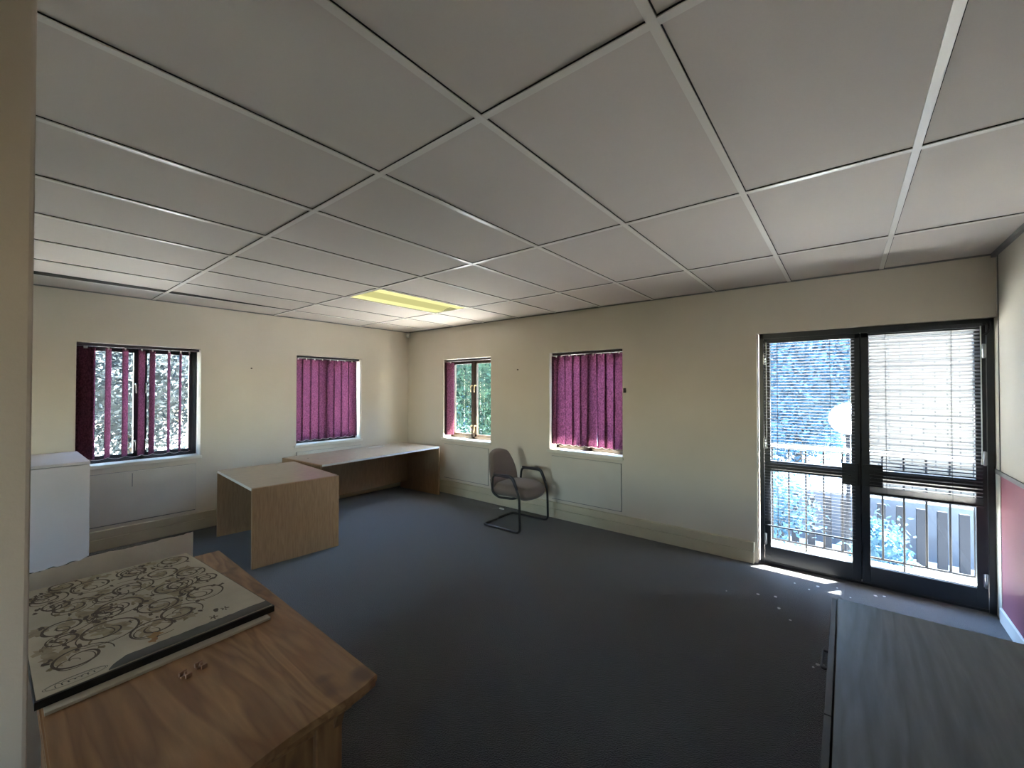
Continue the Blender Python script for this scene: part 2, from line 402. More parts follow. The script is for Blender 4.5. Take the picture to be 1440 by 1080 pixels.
# ------------------------------------------------------------------ recessed ceiling lamp
lx0, lx1, ly0, ly1 = LAMP
lamp = tag(empty('ceiling_light', ((lx0 + lx1) / 2, (ly0 + ly1) / 2, ZC)), 'lit yellowish recessed fluorescent panel in the tiled ceiling', 'ceiling light')
hx, hy = (lx1 - lx0) / 2 - 0.016, (ly1 - ly0) / 2 - 0.016
a = MB(); t = 0.012
a.box(-hx, hx, -hy, -hy + t, -0.002, 0.08); a.box(-hx, hx, hy - t, hy, -0.002, 0.08)
a.box(-hx, -hx + t, -hy, hy, -0.002, 0.08); a.box(hx - t, hx, -hy, hy, -0.002, 0.08); a.box(-hx, hx, -hy, hy, 0.08, 0.09)
a.build('housing', M['whitetrim'], lamp)
for s in (-1, 1):
    a = MB(); a.box(s * 0.13, s * (hx - t), -hy + t, hy - t, 0.004, 0.012); a.build('side_diffuser', M['lamp_e'], lamp)
a = MB(); n = 10
for k in range(n):       # shallow arched pan between the two bright strips
    x0, x1 = -0.13 + 0.26 * k / n, -0.13 + 0.26 * (k + 1) / n
    za, zb = [0.006 + 0.03 * (1 - (x / 0.13) ** 2) for x in (x0, x1)]
    vs = [a.bm.verts.new(p) for p in ((x0, -hy + t, za), (x1, -hy + t, zb), (x1, hy - t, zb), (x0, hy - t, za))]
    a.bm.faces.new(vs).smooth = True
a.build('centre_diffuser', M['lamp_m'], lamp)

# ------------------------------------------------------------------ windows
def to_wall(side):
    """map (along, depth outwards, z) to world"""
    if side == 'L': return lambda a, d, z: (-d, a, z)
    return lambda a, d, z: (a, d, z)
class WB(MB):
    def __init__(self, side): super().__init__(); self.f = to_wall(side)
    def b(self, a0, a1, d0, d1, z0, z1, mi=0, bev=0.0):
        p, q = self.f(a0, d0, z0), self.f(a1, d1, z1)
        return self.box(min(p[0], q[0]), max(p[0], q[0]), min(p[1], q[1]), max(p[1], q[1]), z0, z1, mi, bev)

def window(idx, side, a0, a1, fm, hm):
    root = struct(empty('window_%d' % idx, (0, 0, 0)))
    d0, d1 = 0.165, 0.215; fw = 0.04; am = (a0 + a1) / 2
    m = WB(side)
    m.b(a0, a0 + fw, d0, d1, SZ + 0.02, TZ); m.b(a1 - fw, a1, d0, d1, SZ + 0.02, TZ)
    m.b(a0, a1, d0, d1, TZ - fw, TZ); m.b(a0, a1, d0, d1, SZ, SZ + fw)
    m.b(am - 0.022, am + 0.022, d0, d1, SZ, TZ)
    m.build('window_frame', fm, root)
    for s0, s1, hs in ((a0 + fw, am - 0.022, 1), (am + 0.022, a1 - fw, 0)):
        m = WB(side); k = 0.032; e0, e1 = d0 + 0.006, d1 - 0.006
        z0, z1 = SZ + fw, TZ - fw
        m.b(s0, s0 + k, e0, e1, z0, z1); m.b(s1 - k, s1, e0, e1, z0, z1)
        m.b(s0, s1, e0, e1, z0, z0 + k); m.b(s0, s1, e0, e1, z1 - k, z1)
        sash = m.build('sash', fm, root)
        m = WB(side); m.b(s0 + k, s1 - k, 0.188, 0.192, z0 + k, z1 - k); m.build('pane', M['glass'], sash)
        ha = (s1 - k / 2) if hs else (s0 + k / 2)
        F = to_wall(side)
        for hz in (1.02, 1.62):
            m = MB()
            m.tube(fillet([F(ha, d0 + 0.004, hz), F(ha, d0 - 0.028, hz + 0.004), F(ha + (0.004 if hs else -0.004), d0 - 0.030, hz - 0.10)], 0.014), 0.006, 8)
            m.sphere(F(ha, d0, hz), 0.012, 10)
            m.build('handle', hm, sash)
    m = WB(side); m.b(a0 - 0.028, a1 + 0.008, -0.022, 0.0, SZ - 0.032, SZ + 0.002, bev=0.005)
    m.b(a0 + 0.001, a1 - 0.001, -0.004, d0, SZ, SZ + 0.004)
    m.build('sill', M['sill'], root)
    # white lining of the reveal
    m = WB(side)
    m.b(a0, a0 + 0.003, 0.002, d0, SZ + 0.004, TZ); m.b(a1 - 0.003, a1, 0.002, d0, SZ + 0.004, TZ); m.b(a0, a1, 0.002, d0, TZ - 0.003, TZ)
    m.build('reveal', M['sill'], root)
    return root
window(1, 'L', *WL[0], M['frame'], M['tube']); window(2, 'L', *WL[1], M['frame'], M['tube'])
window(3, 'R', *WR[0], M['wframe'], M['brass']); window(4, 'R', *WR[1], M['wframe'], M['brass'])

for k, (a, b) in enumerate(BW):  # added rear window, lets fill daylight in
    root = struct(empty('window_%d' % (5 + k), ((a + b) / 2, YB - 0.2, SZ)))
    m = MB(); h = (b - a) / 2
    m.box(-h, -h + 0.05, -0.03, 0.03, 0, TZ - SZ); m.box(h - 0.05, h, -0.03, 0.03, 0, TZ - SZ); m.box(-0.025, 0.025, -0.03, 0.03, 0, TZ - SZ)
    m.box(-h, h, -0.03, 0.03, 0, 0.05); m.box(-h, h, -0.03, 0.03, TZ - SZ - 0.05, TZ - SZ); m.build('window_frame', M['wframe'], root)
    m = MB(); m.box(-h + 0.05, h - 0.05, -0.003, 0.003, 0.05, TZ - SZ - 0.05); m.build('pane', M['glass'], root)

root = struct(empty('window_6', (XR + 0.1, (PW[0] + PW[1]) / 2, 1.015)))  # added partition window, a second source of fill daylight
m = MB(); h = (PW[1] - PW[0]) / 2; hz_ = TZ - 1.015
m.box(-0.03, 0.03, -h, -h + 0.05, 0, hz_); m.box(-0.03, 0.03, h - 0.05, h, 0, hz_); m.box(-0.03, 0.03, -h, h, 0, 0.05); m.box(-0.03, 0.03, -h, h, hz_ - 0.05, hz_)
m.build('window_frame', M['wframe'], root)
m = MB(); m.box(-0.003, 0.003, -h + 0.05, h - 0.05, 0.05, hz_ - 0.05); m.build('pane', M['glass'], root)

# vertical blinds ---------------------------------------------------
def vertical_blind(side, a0, a1, vanes, label, zt=1.975, zb=0.865, depth=0.085, chain=True, leans={}):
    """vanes: list of (centre along the wall, turn angle in degrees)"""
    F = to_wall(side)
    base = F((a0 + a1) / 2, depth, SZ)
    root = tag(empty('vertical_blind', base), label, 'blind')
    B = Vector(base)
    m = WB(side); m.b(a0 + 0.006, a1 - 0.006, depth - 0.022, depth + 0.022, zt + 0.012, TZ - 0.004, bev=0.002)
    for v in m.bm.verts: v.co -= B
    m.build('headrail', M['rail_d'], root)
    ends = []
    for q, (a, ang) in enumerate(vanes):
        m = MB(); wv = 0.127; n = 6; th = math.radians(ang)
        lean = leans.get(q, random.uniform(-0.005, 0.005))
        ft, bk = [], []
        for k in range(n + 1):
            s = (k / n - 0.5) * wv; bow = 0.004 * (1 - (2 * k / n - 1) ** 2)
            for z, L in ((zt, 0), (zb, 1)):
                da, dd = s * math.cos(th) - bow * math.sin(th), s * math.sin(th) + bow * math.cos(th)
                nx, nd = -math.sin(th) * 0.0006, math.cos(th) * 0.0006
                p1 = Vector(F(a + da + nx + lean * L, depth + dd + nd, z)) - B
                p2 = Vector(F(a + da - nx + lean * L, depth + dd - nd, z)) - B
                ft.append(m.bm.verts.new(p1)); bk.append(m.bm.verts.new(p2))
        for k in range(n):
            i = 2 * k
            m.bm.faces.new((ft[i], ft[i + 2], ft[i + 3], ft[i + 1])).smooth = True
            m.bm.faces.new((bk[i], bk[i + 1], bk[i + 3], bk[i + 2])).smooth = True
        m.bm.faces.new((ft[0], ft[1], bk[1], bk[0])); e = 2 * n
        m.bm.faces.new((ft[e], bk[e], bk[e + 1], ft[e + 1]))
        v = m.build('vane', M['vane'], root)
        m = MB(); p = Vector(F(a, depth, zt + 0.008)) - B
        m.box(p.x - 0.006, p.x + 0.006, p.y - 0.006, p.y + 0.006, p.z - 0.02, p.z + 0.006); m.build('hook', M['chain'], v)
        ends.append(Vector(F(a + lean, depth - 0.006 - 0.045 * abs(math.sin(th)), zb + 0.012)) - B)
    if chain:
        m = MB()
        for p, q in zip(ends, ends[1:]):
            pts = [p.lerp(q, t / 8) - Vector((0, 0, 0.05 * 4 * (t / 8) * (1 - t / 8) * min(1, (q - p).length / 0.1) * 0.35)) for t in range(9)]
            m.tube(pts, 0.0022, 5)
        m.build('bead_chain', M['chain'], root)
    return root
a0, a1 = WL[0]
vertical_blind('L', a0, a1, [(a0 + 0.064, 7), (a0 + 0.072, 9), (a0 + 0.080, 11), (a0 + 0.235, 63), (a0 + 0.360, 61), (a0 + 0.488, 55), (a0 + 0.575, 58), (a0 + 0.713, 68), (a0 + 0.815, 68), (a0 + 0.896, 78)],
     'maroon vertical blind with its slats turned open, foliage glinting through the gaps', zb=0.872)
a0, a1 = WL[1]
vertical_blind('L', a0, a1, [(a0 + 0.062 + 0.112 * k, -9) for k in range(8)],
     'closed maroon vertical blind in the window above the long desk', leans={7: 0.018})
a0, a1 = WR[0]
vertical_blind('R', a0, a1, [(a0 + 0.016 + 0.008 * k, 93 - 3 * k) for k in range(8)],
     'maroon vertical blind drawn aside, bunched at the left of its window', chain=False)
a0, a1 = WR[1]
vertical_blind('R', a0, a1, [(a0 + 0.052, 55)] + [(a0 + 0.125 + 0.1085 * k, 8) for k in range(8)],
     'backlit maroon vertical blind in the window right of the armchair', zb=0.885, leans={1: -0.016, 2: 0.012, 5: -0.016, 6: 0.016})

# boards below the windows
def board(side, a0, a1, z0, z1, label):
    m = WB(side); m.b(a0, a1, -0.018, 0.0, z0, z1, bev=0.003)
    o = m.build('access_panel', M['panel']); tag(o, label, 'wall panel', None)
    g = WB(side); g.b(a0 - 0.004, a1 + 0.004, -0.004, -0.0005, z0 - 0.010, z1 + 0.003); g.build('painted_edge_shadow', M['greytrim'], o)  # grey sheet painted as the shadow line around the board
    return o
pb = board('L', -3.80, -2.905, 0.228, 0.730, 'pale bluish-lit flush board in the wall below the half-open blind')
m = MB(); m.box(0.0181, 0.0188, -3.436, -3.430, 0.575, 0.71); m.build('drip_stain', M['greytrim'], pb)['label'] = 'dark drip stain'
board('L', -1.805, -0.870, 0.228, 0.727, 'flush board in the wall mostly hidden behind the long desk')
board('R', 0.893, 1.800, 0.232, 0.735, 'flush cream board in the wall below the window with the bunched blind')
board('R', 2.850, 3.755, 0.230, 0.747, 'flush cream board in the wall right of the armchair')

# ------------------------------------------------------------------ glazed double door
DY0, DY1 = 0.055, 0.105
fr = MB()
fr.box(DX0 + 0.012, DX0 + 0.045, DY0, 0.12, 0, DZ); fr.box(DX1 - 0.03, DX1 + 0.006, DY0, 0.12, 0, DZ)
fr.box(DX0 + 0.012, DX1 + 0.006, DY0, 0.12, 2.025, DZ); fr.box(DX0 + 0.04, DX1 - 0.03, DY0 + 0.01, 0.12, 0.0, 0.018)
struct(fr.build('trim_3', M['frame']))
XM = 5.775
def leaf(idx, x0, x1, g0, g1, hinge_x, lock_x, lw):
    """x0..x1 leaf, g0..g1 glass"""
    root = struct(empty('door_%d' % idx, ((x0 + x1) / 2, DY0, 0)))
    o = Vector(root.location)
    def put(m, name, mt, par=root):
        for v in m.bm.verts: v.co -= o
        return m.build(name, mt, par)
    m = MB()
    m.box(x0, g0, DY0 + 0.004, DY1, 0.022, 2.02, bev=0.002); m.box(g1, x1, DY0 + 0.004, DY1, 0.022, 2.02, bev=0.002)
    m.box(x0, x1, DY0 + 0.004, DY1, 1.985, 2.0245)
    m.box(g0, g1, DY0 + 0.004, DY1, 0.022, 0.155)
    m.box(g0, g1, DY0 + 0.004, DY1, 0.835, 0.925)
    put(m, 'door_frame', M['frame'])
    for z0, z1 in ((0.155, 0.835), (0.925, 1.985)):
        m = MB(); m.box(g0, g1, 0.082, 0.087, z0, z1); put(m, 'pane', M['glass'])
    m = MB(); m.box(lock_x - lw, lock_x + lw, DY0 - 0.022, DY0 + 0.004, 0.79, 0.968, bev=0.004)
    lk = put(m, 'lock_box', M['frame'])
    m = MB(); m.cyl((lock_x, DY0 - 0.028, 0.86), 0.012, 0.014, 'Y', 12); put(m, 'keyhole', M['blackp'], lk)
    for hz in (0.22, 1.08, 1.84):
        m = MB(); m.cyl((hinge_x, DY0 - 0.006, hz), 0.008, 0.10, 'Z', 12)
        m.box(hinge_x - 0.012, hinge_x + 0.012, DY0 - 0.004, DY0 + 0.003, hz - 0.045, hz + 0.045); put(m, 'hinge', M['steel'])
    return root
a = MB(); a.box(XM - 0.022, XM + 0.022, DY1 + 0.0005, DY1 + 0.006, 0.022, 2.024); struct(a.build('trim_4', M['frame']))
leaf(1, DX0 + 0.048, XM - 0.003, 5.150, 5.716, DX0 + 0.055, 5.705, 0.052)
leaf(2, XM + 0.003, DX1 - 0.033, 5.830, 6.402, DX1 - 0.045, 5.845, 0.062)

def venetian(x0, x1, ztop, zbot, nstack, label, wand_x, tilt):
    root = tag(empty('venetian_blind', ((x0 + x1) / 2, 0.03, ztop)), label, 'blind')
    o = Vector(root.location)
    def put(m, name, mt):
        for v in m.bm.verts: v.co -= o
        return m.build(name, mt, root)
    yc = 0.031
    m = MB(); m.box(x0, x1, yc - 0.016, yc + 0.016, ztop - 0.026, ztop, bev=0.002); put(m, 'headrail', M['frame'])
    m = MB(); p = 0.0262; z = ztop - 0.045; w = 0.0125
    zs = []
    lim = zbot + 0.018 + nstack * 0.0034
    while z > lim: zs.append(z); z -= p
    zs += [zbot + 0.014 + 0.0034 * k for k in range(nstack)]
    for z in zs:
        tl = random.uniform(-0.0008, 0.0008)
        for k in range(4):
            y0, y1 = yc - w + 2 * w * k / 4, yc - w + 2 * w * (k + 1) / 4
            c0, c1 = [0.0022 * (1 - ((y - yc) / w) ** 2) + tilt * (y - yc) / w for y in (y0, y1)]
            vs = []
            for (x, y, c) in ((x0 + 0.004, y0, c0), (x1 - 0.004, y0, c0), (x1 - 0.004, y1, c1), (x0 + 0.004, y1, c1)):
                vs.append((x, y, z + c + tl * (x - x0)))
            top = [m.bm.verts.new(q) for q in vs]; bot = [m.bm.verts.new((q[0], q[1], q[2] - 0.0009)) for q in vs]
            m.bm.faces.new(top); m.bm.faces.new(bot[::-1])
            for i in range(4): m.bm.faces.new((top[i], bot[i], bot[(i + 1) % 4], top[(i + 1) % 4]))
    put(m, 'slats', M['slat'])
    m = MB(); m.box(x0 + 0.002, x1 - 0.002, yc - 0.013, yc + 0.013, zbot, zbot + 0.010, bev=0.002); put(m, 'bottom_rail', M['frame'])
    for t in (0.17, 0.75):
        xx = x0 + (x1 - x0) * t
        m = MB(); m.tube([(xx, yc - 0.014, ztop - 0.02), (xx, yc - 0.014, zbot + 0.005)], 0.0012, 5); m.tube([(xx, yc + 0.014, ztop - 0.02), (xx, yc + 0.014, zbot + 0.005)], 0.0012, 5)
        put(m, 'ladder_cord', M['cord'])
    m = MB(); m.tube([(wand_x, yc - 0.022, ztop - 0.02), (wand_x, yc - 0.024, 1.08)], 0.0035, 8); m.tube([(wand_x, yc - 0.024, 1.08), (wand_x, yc - 0.024, 1.04)], 0.006, 8)
    put(m, 'wand', M['wand'])
    return root
venetian(5.100, 5.742, 2.005, 0.345, 0, 'lowered dark venetian blind on the left glass door', 5.128, -0.0036)
venetian(5.822, 6.435, 2.035, 0.738, 14, 'part-raised dark venetian blind on the right glass door', 6.425, -0.0064)
c = MB()
c.tube(fillet([(6.455, 0.045, 2.065), (6.475, 0.03, 2.05), (6.478, 0.02, 1.99), (6.455, 0.02, 1.955), (6.425, 0.03, 1.945)], 0.03), 0.0045, 8)
c.tube(fillet([(6.44, 0.045, 2.062), (6.46, 0.03, 2.03), (6.462, 0.02, 1.98), (6.44, 0.022, 1.95)], 0.03), 0.003, 8)
tag(c.build('door_cable', M['cord']), 'thin dark cable looped at the top right corner of the door', 'cable')

# ------------------------------------------------------------------ desks
def panel_desk(name, label, LXd, LYd, H, loc, rz, open_side, cat='desk', mod_bottom=0.13, strip=None, edge_len=None):
    """origin at centre on floor. The kneehole opens to open_side along local y; panels stand at local x ends"""
    root = tag(empty(name, loc, rz), label, cat)
    t = 0.024; hx, hy = LXd / 2, LYd / 2
    for s in (-1, 1):
        m = MB(); m.box(s * hx - (t if s > 0 else 0), s * hx + (t if s < 0 else 0), -hy, hy, 0.003, H - 0.0015, bev=0.0015); m.build('end_panel', M['desk'], root)
    m = MB(); m.box(-hx + t, hx - t, -hy, hy, H - t, H, bev=0.0015); m.build('desktop', M['desktop'], root)
    yb = -open_side * (hy - 0.16)
    m = MB(); m.box(-hx + t, hx - t, yb - 0.008, yb + 0.008, mod_bottom, H - t); m.build('modesty_panel', M['desk'], root)
    m = MB(); e = open_side * hy
    m.box(-hx + t, hx - t, e - 0.002, e + 0.0015, H - t, H - 0.001); m.build('edge_strip', M['edge'], root)
    return root
ra = math.radians(-4.0)
panel_desk('office_desk', 'smaller brown laminate desk in front, its open side to the left', 1.20, 0.765, 0.703, (1.095, -2.492, 0), ra, -1)
# the long desk stands along the left wall, kneehole towards the room
dB = panel_desk('office_desk', 'longer brown laminate desk pushed along the wall under the closed blind', 1.86, 0.86, 0.716,
                (0.605, -1.125, 0), PI / 2 + math.radians(3.2), -1)
mB = MB(); mB.box(-0.10, 0.02, -0.432, -0.429, 0.694, 0.7155); o = mB.build('edge_patch', M['white'], dB); o['label'] = 'white patch on the front edge'
m = MB(); m.cyl((0.66, -0.30, 0.7165), 0.006, 0.004, 'Z', 10)
o = m.build('screw_cap', M['blackp'], dB); o.location = (-1.43, 0.42, 0)

m = MB(); m.box(0.285, 0.312, -0.93, -0.66, 0.7165, 0.7205, bev=0.001)
tag(m.build('wood_strip', M['edge']), 'thin pale strip lying along the back of the longer desk', 'strip')

# ------------------------------------------------------------------ armchair
ch = tag(empty('visitor_armchair', (2.70, -0.485, 0), math.radians(2.0)), 'taupe upholstered armchair on a black sled base by the right wall', 'chair')
R = 0.0135; W = 0.285
for s in (-1, 1):
    pts = [(-0.30, 0, R), (-0.30, s * W, R), (0.225, s * W, R), (0.215, s * W, 0.39), (0.125, s * W, 0.595), (-0.155, s * (W - 0.005), 0.595),
           (-0.172, s * (W - 0.012), 0.40), (-0.10, s * (W - 0.035), 0.345), (0.10, s * (W - 0.05), 0.352), (0.10, 0, 0.352)]
    m = MB(); m.tube(fillet(pts, 0.055, 6), R, 10)
    m.build('tube_frame', M['tube'], ch)
    m = MB()
    m.tube(fillet([(-0.14, s * (W - 0.005), 0.604), (0.12, s * W, 0.604), (0.185, s * W, 0.468)], 0.05, 6), [0.014] + [0.0185] * 7 + [0.016], 10)
    m.build('arm_pad', M['arm'], ch)
def cushion(name, P, mt, th, parent, nu=14, nv=14, ex=3.2):
    """closed pad: P(u,v) -> (centre, normal); thickness swells towards the middle"""
    bm = bmesh.new(); A, B = {}, {}
    for i in range(nu + 1):
        for j in range(nv + 1):
            u, v = 2 * i / nu - 1, 2 * j / nv - 1
            # square to rounded square
            uu, vv = u * math.sqrt(1 - v * v / ex), v * math.sqrt(1 - u * u / ex)
            c, nrm = P(uu, vv)
            k = max(0.0, 1 - max(abs(u), abs(v)) ** 5) ** 0.5
            if i in (0, nu) or j in (0, nv): A[i, j] = B[i, j] = bm.verts.new(c)
            else:
                A[i, j] = bm.verts.new(Vector(c) + Vector(nrm) * th * 0.55 * (0.35 + 0.65 * k)); B[i, j] = bm.verts.new(Vector(c) - Vector(nrm) * th * 0.45 * (0.5 + 0.5 * k))
    for i in range(nu):
        for j in range(nv):
            q = [(i, j), (i + 1, j), (i + 1, j + 1), (i, j + 1)]
            for D, r in ((A, 1), (B, -1)):
                vs = []
                for k in q:
                    if D[k] not in vs: vs.append(D[k])
                if len(vs) > 2:
                    try: bm.faces.new(vs[::r]).smooth = True
                    except ValueError: pass
    bmesh.ops.recalc_face_normals(bm, faces=bm.faces)
    me = bpy.data.meshes.new(name); bm.to_mesh(me); bm.free(); me.materials.append(mt)
    o = bpy.data.objects.new(name, me); COL.objects.link(o); o.parent = parent
    md = o.modifiers.new('smooth', 'SUBSURF'); md.levels = 1; md.render_levels = 2
    return o
def seatP(u, v):
    x = 0.015 + 0.275 * u; y = 0.262 * v * (1 - 0.04 * u)
    z = 0.418 + 0.006 * u - 0.070 * max(0, u) ** 2.6
    return (x, y, z), (0.45 * max(0, u) ** 2, 0, 1)
cushion('seat', seatP, M['uph'], 0.15, ch)
def backP(u, v):
    t = (u + 1) / 2                       # 0 bottom, 1 top
    wd = 0.276 - 0.095 * t ** 1.8
    x = -0.205 - 0.105 * t - 0.03 * t * t + 0.035 * v * v
    z = 0.385 + 0.475 * t
    return (x, wd * v, z), (0.97, 0, 0.22)
cushion('backrest', backP, M['uph'], 0.085, ch)
for s in (-1, 1):
    m = MB(); m.tube(fillet([(-0.16, s * 0.20, 0.352), (-0.225, s * 0.20, 0.37), (-0.262, s * 0.19, 0.52)], 0.03), 0.010, 8)
    m.build('back_bracket', M['tube'], ch)

# ------------------------------------------------------------------ white cabinet at the far left
cb = tag(empty('white_cabinet', (0.475, -4.20, 0)), 'tall white cabinet against the left wall beside the stub wall', 'cabinet')
m = MB(); m.box(-0.43, 0.40, -0.37, 0.37, 0.0, 0.955, bev=0.002); m.build('carcass', M['whitecab'], cb)
m = MB(); m.box(-0.43, 0.422, -0.372, 0.372, 0.960, 0.982, bev=0.002); m.build('cabinet_top', M['whitecab'], cb)
m = MB(); m.box(-0.43, 0.402, -0.368, 0.368, 0.9545, 0.9605); m.build('gap_shadow', M['greytrim'], cb)
m = MB(); m.box(0.401, 0.419, -0.371, 0.371, 0.06, 0.955, bev=0.002); dr = m.build('door', M['whitecab'], cb)

# ------------------------------------------------------------------ pine cabinet with its clutter
PT = 0.75
pc = tag(empty('pine_cabinet', (3.93, -3.94, 0)), 'knotty orange pine cabinet in the near left corner', 'cabinet')
o = Vector(pc.location)
m = MB()
pts = []
far, near = -3.600, -4.247
pts += [(3.195, far)]
pts += [(4.630, far - 0.028)]
for k in range(1, 12):
    t = k / 12; pts.append((4.632 + 0.075 * t + 0.005 * math.sin(t * 11), far - 0.028 - 0.62 * t))
pts += [(4.712, near), (3.195, near)]
m.prism([(p[0] - o.x, p[1] - o.y) for p in pts], PT - 0.020, PT)
bmesh.ops.bevel(m.bm, geom=[e for e in m.bm.edges], offset=0.004, segments=2, affect='EDGES')
m.build('top', M['pine'], pc)
m = MB()
pts2 = [(p[0] - o.x - (0.012 if p[0] > 4 else -0.01), p[1] - o.y) for p in pts]
m.prism(pts2, PT - 0.038, PT - 0.021); m.build('moulding', M['pine_v'], pc)
m = MB(); m.box(3.27 - o.x, 4.535 - o.x, -4.20 - o.y, -3.70 - o.y, 0.06, PT - 0.038); m.build('carcass', M['pine_v'], pc)
m = MB(); m.box(3.25 - o.x, 4.56 - o.x, -4.21 - o.y, -3.68 - o.y, 0.0, 0.07, bev=0.004); m.build('plinth', M['pine_v'], pc)
# framed end panel facing the camera side
m = MB(); xe = 4.535 - o.x
m.box(xe, xe + 0.022, -3.77 - o.y, -3.695 - o.y, 0.07, PT - 0.04, bev=0.003); m.box(xe, xe + 0.022, -4.205 - o.y, -4.13 - o.y, 0.07, PT - 0.04, bev=0.003)
m.box(xe, xe + 0.022, -4.13 - o.y, -3.77 - o.y, PT - 0.12, PT - 0.04, bev=0.003); m.box(xe, xe + 0.022, -4.13 - o.y, -3.77 - o.y, 0.07, 0.15, bev=0.003)
m.build('end_frame', M['pine_v'], pc)
m = MB()
q = [(0, PT - 0.04), (0.085, PT - 0.04), (0.078, PT - 0.06), (0.045, PT - 0.085), (0.028, PT - 0.13), (0, PT - 0.13)]
a_ = [m.bm.verts.new((xe + 0.022 + x - 0.022, -3.70 - o.y, z)) for x, z in q]; b_ = [m.bm.verts.new((xe + x, -3.722 - o.y, z)) for x, z in q]
m.bm.faces.new(a_); m.bm.faces.new(b_[::-1])
for i in range(len(q)): m.bm.faces.new((a_[i], b_[i], b_[(i + 1) % len(q)], a_[(i + 1) % len(q)]))
m.build('bracket', M['pine_v'], pc)
for (yy, zz) in ((-3.735, PT - 0.052), (-3.86, PT - 0.056)):
    m = MB(); m.sphere((xe + 0.024, yy - o.y, zz), 0.004, 8); m.build('screw', M['steel'], pc)

# cream card under the print
m = MB(); m.prism([(3.22, -3.715), (4.083, -3.703), (4.118, -4.240), (3.22, -4.235)], PT + 0.0005, PT + 0.008)
tag(m.build('backing_card', M['card']), 'cream card showing as a strip beneath the scroll print', 'card')

# scroll print: board with printed sheet
PZ = PT + 0.0085
pr_ = tag(empty('scroll_print', (3.65, -3.96, PZ)), 'cream board printed with brown scrolls lying on the pine cabinet', 'picture')
P = Vector(pr_.location)
TH = 0.022
c00, c10, c11, c01 = Vector((3.20, -4.262)), Vector((4.088, -4.256)), Vector((4.052, -3.678)), Vector((3.205, -3.736))
def bil(u, v, dz=0.0):
    """u along the long side, v across: 0..1"""
    p = (1 - u) * (1 - v) * c00 + u * (1 - v) * c10 + u * v * c11 + (1 - u) * v * c01
    return Vector((p.x - P.x, p.y - P.y, TH + dz))
m = MB(); m.prism([(c.x - P.x, c.y - P.y) for c in (c00, c10, c11, c01)], 0.0, TH - 0.0015); m.build('board', M['blackedge'], pr_)
m = MB(); m.prism([bil(*uv)[:2] for uv in ((0.0, 0.0), (0.992, 0.006), (0.992, 0.994), (0.0, 0.995))], TH - 0.0015, TH); sheet = m.build('printed_sheet', M['canvas'], pr_)
def ribbon(mb, pts, wid, dz, mi):
    n = len(pts)
    vs = []
    for i, (u, v) in enumerate(pts):
        a = bil(*pts[max(i - 1, 0)]); b = bil(*pts[min(i + 1, n - 1)])
        d = (b - a); d.z = 0
        if d.length < 1e-7: d = Vector((1, 0, 0))
        d.normalize(); s = Vector((-d.y, d.x, 0))
        w_ = wid * (0.35 + 0.65 * math.sin(PI * min(1, max(0, (i + 0.7) / (n + 0.4)))))
        c = bil(u, v, dz)
        vs.append((mb.bm.verts.new(c + s * w_), mb.bm.verts.new(c - s * w_)))
    for i in range(n - 1):
        f = mb.bm.faces.new((vs[i][0], vs[i + 1][0], vs[i + 1][1], vs[i][1])); f.material_index = mi
def blob(mb, u, v, ru, rv, dz, mi, n=14, jag=0.3, rot=0.0):
    vs = []
    for k in range(n):
        a = 2 * PI * k / n; r = 1 + random.uniform(-jag, jag)
        x, y = math.cos(a) * ru * r, math.sin(a) * rv * r
        vs.append(mb.bm.verts.new(bil(u + (x * math.cos(rot) - y * math.sin(rot)), v + (x * math.sin(rot) + y * math.cos(rot)), dz)))
    f = mb.bm.faces.new(vs); f.material_index = mi
asp = 0.57 / 0.87
def spiral(cu, cv, r, turns, a0, sgn=1, tail=0.0):
    pts = []
    n = int(26 * turns)
    for k in range(n + 1):
        t = k / n; a = a0 + sgn * 2 * PI * turns * t; rr = r * (1 - 0.72 * t)
        pts.append((cu + math.cos(a) * rr * asp, cv + math.sin(a) * rr))
    return pts
inb = lambda pts: [(min(0.985, max(0.01, u)), min(0.985, max(0.02, v))) for u, v in pts]
m = MB(); rnd = random.Random(5)
for k in range(60):      # washy flower heads
    u, v = rnd.uniform(0.02, 0.82), rnd.uniform(0.05, 0.9)
    if v > 0.78 and u > 0.55: continue
    blob(m, u, v, rnd.uniform(0.016, 0.045), rnd.uniform(0.025, 0.065), 0.0002 + 0.000003 * k, 3, 16, 0.5, rnd.uniform(0, 3))
for k in range(90):      # small leaves
    u, v = rnd.uniform(0.02, 0.86), rnd.uniform(0.05, 0.92)
    if v > 0.80 and u > 0.6: continue
    blob(m, u, v, rnd.uniform(0.004, 0.014), rnd.uniform(0.006, 0.018), 0.00045 + 0.000001 * k, rnd.choice([1, 1, 0]), 9, 0.5, rnd.uniform(0, 3))
spots = [(0.08, 0.86, .13), (0.22, 0.72, .14), (0.10, 0.60, .12), (0.32, 0.86, .11), (0.30, 0.52, .15), (0.14, 0.36, .14), (0.44, 0.70, .13), (0.48, 0.40, .15),
         (0.33, 0.22, .13), (0.60, 0.58, .13), (0.68, 0.30, .17), (0.52, 0.16, .12), (0.62, 0.80, .13), (0.74, 0.62, .12), (0.82, 0.17, .13), (0.16, 0.13, .11), (0.80, 0.48, .13), (0.46, 0.90, .08), (0.05, 0.22, .1)]
for k in range(9):
    spots.append((rnd.uniform(0.04, 0.84), rnd.uniform(0.08, 0.78), rnd.uniform(0.05, 0.12)))
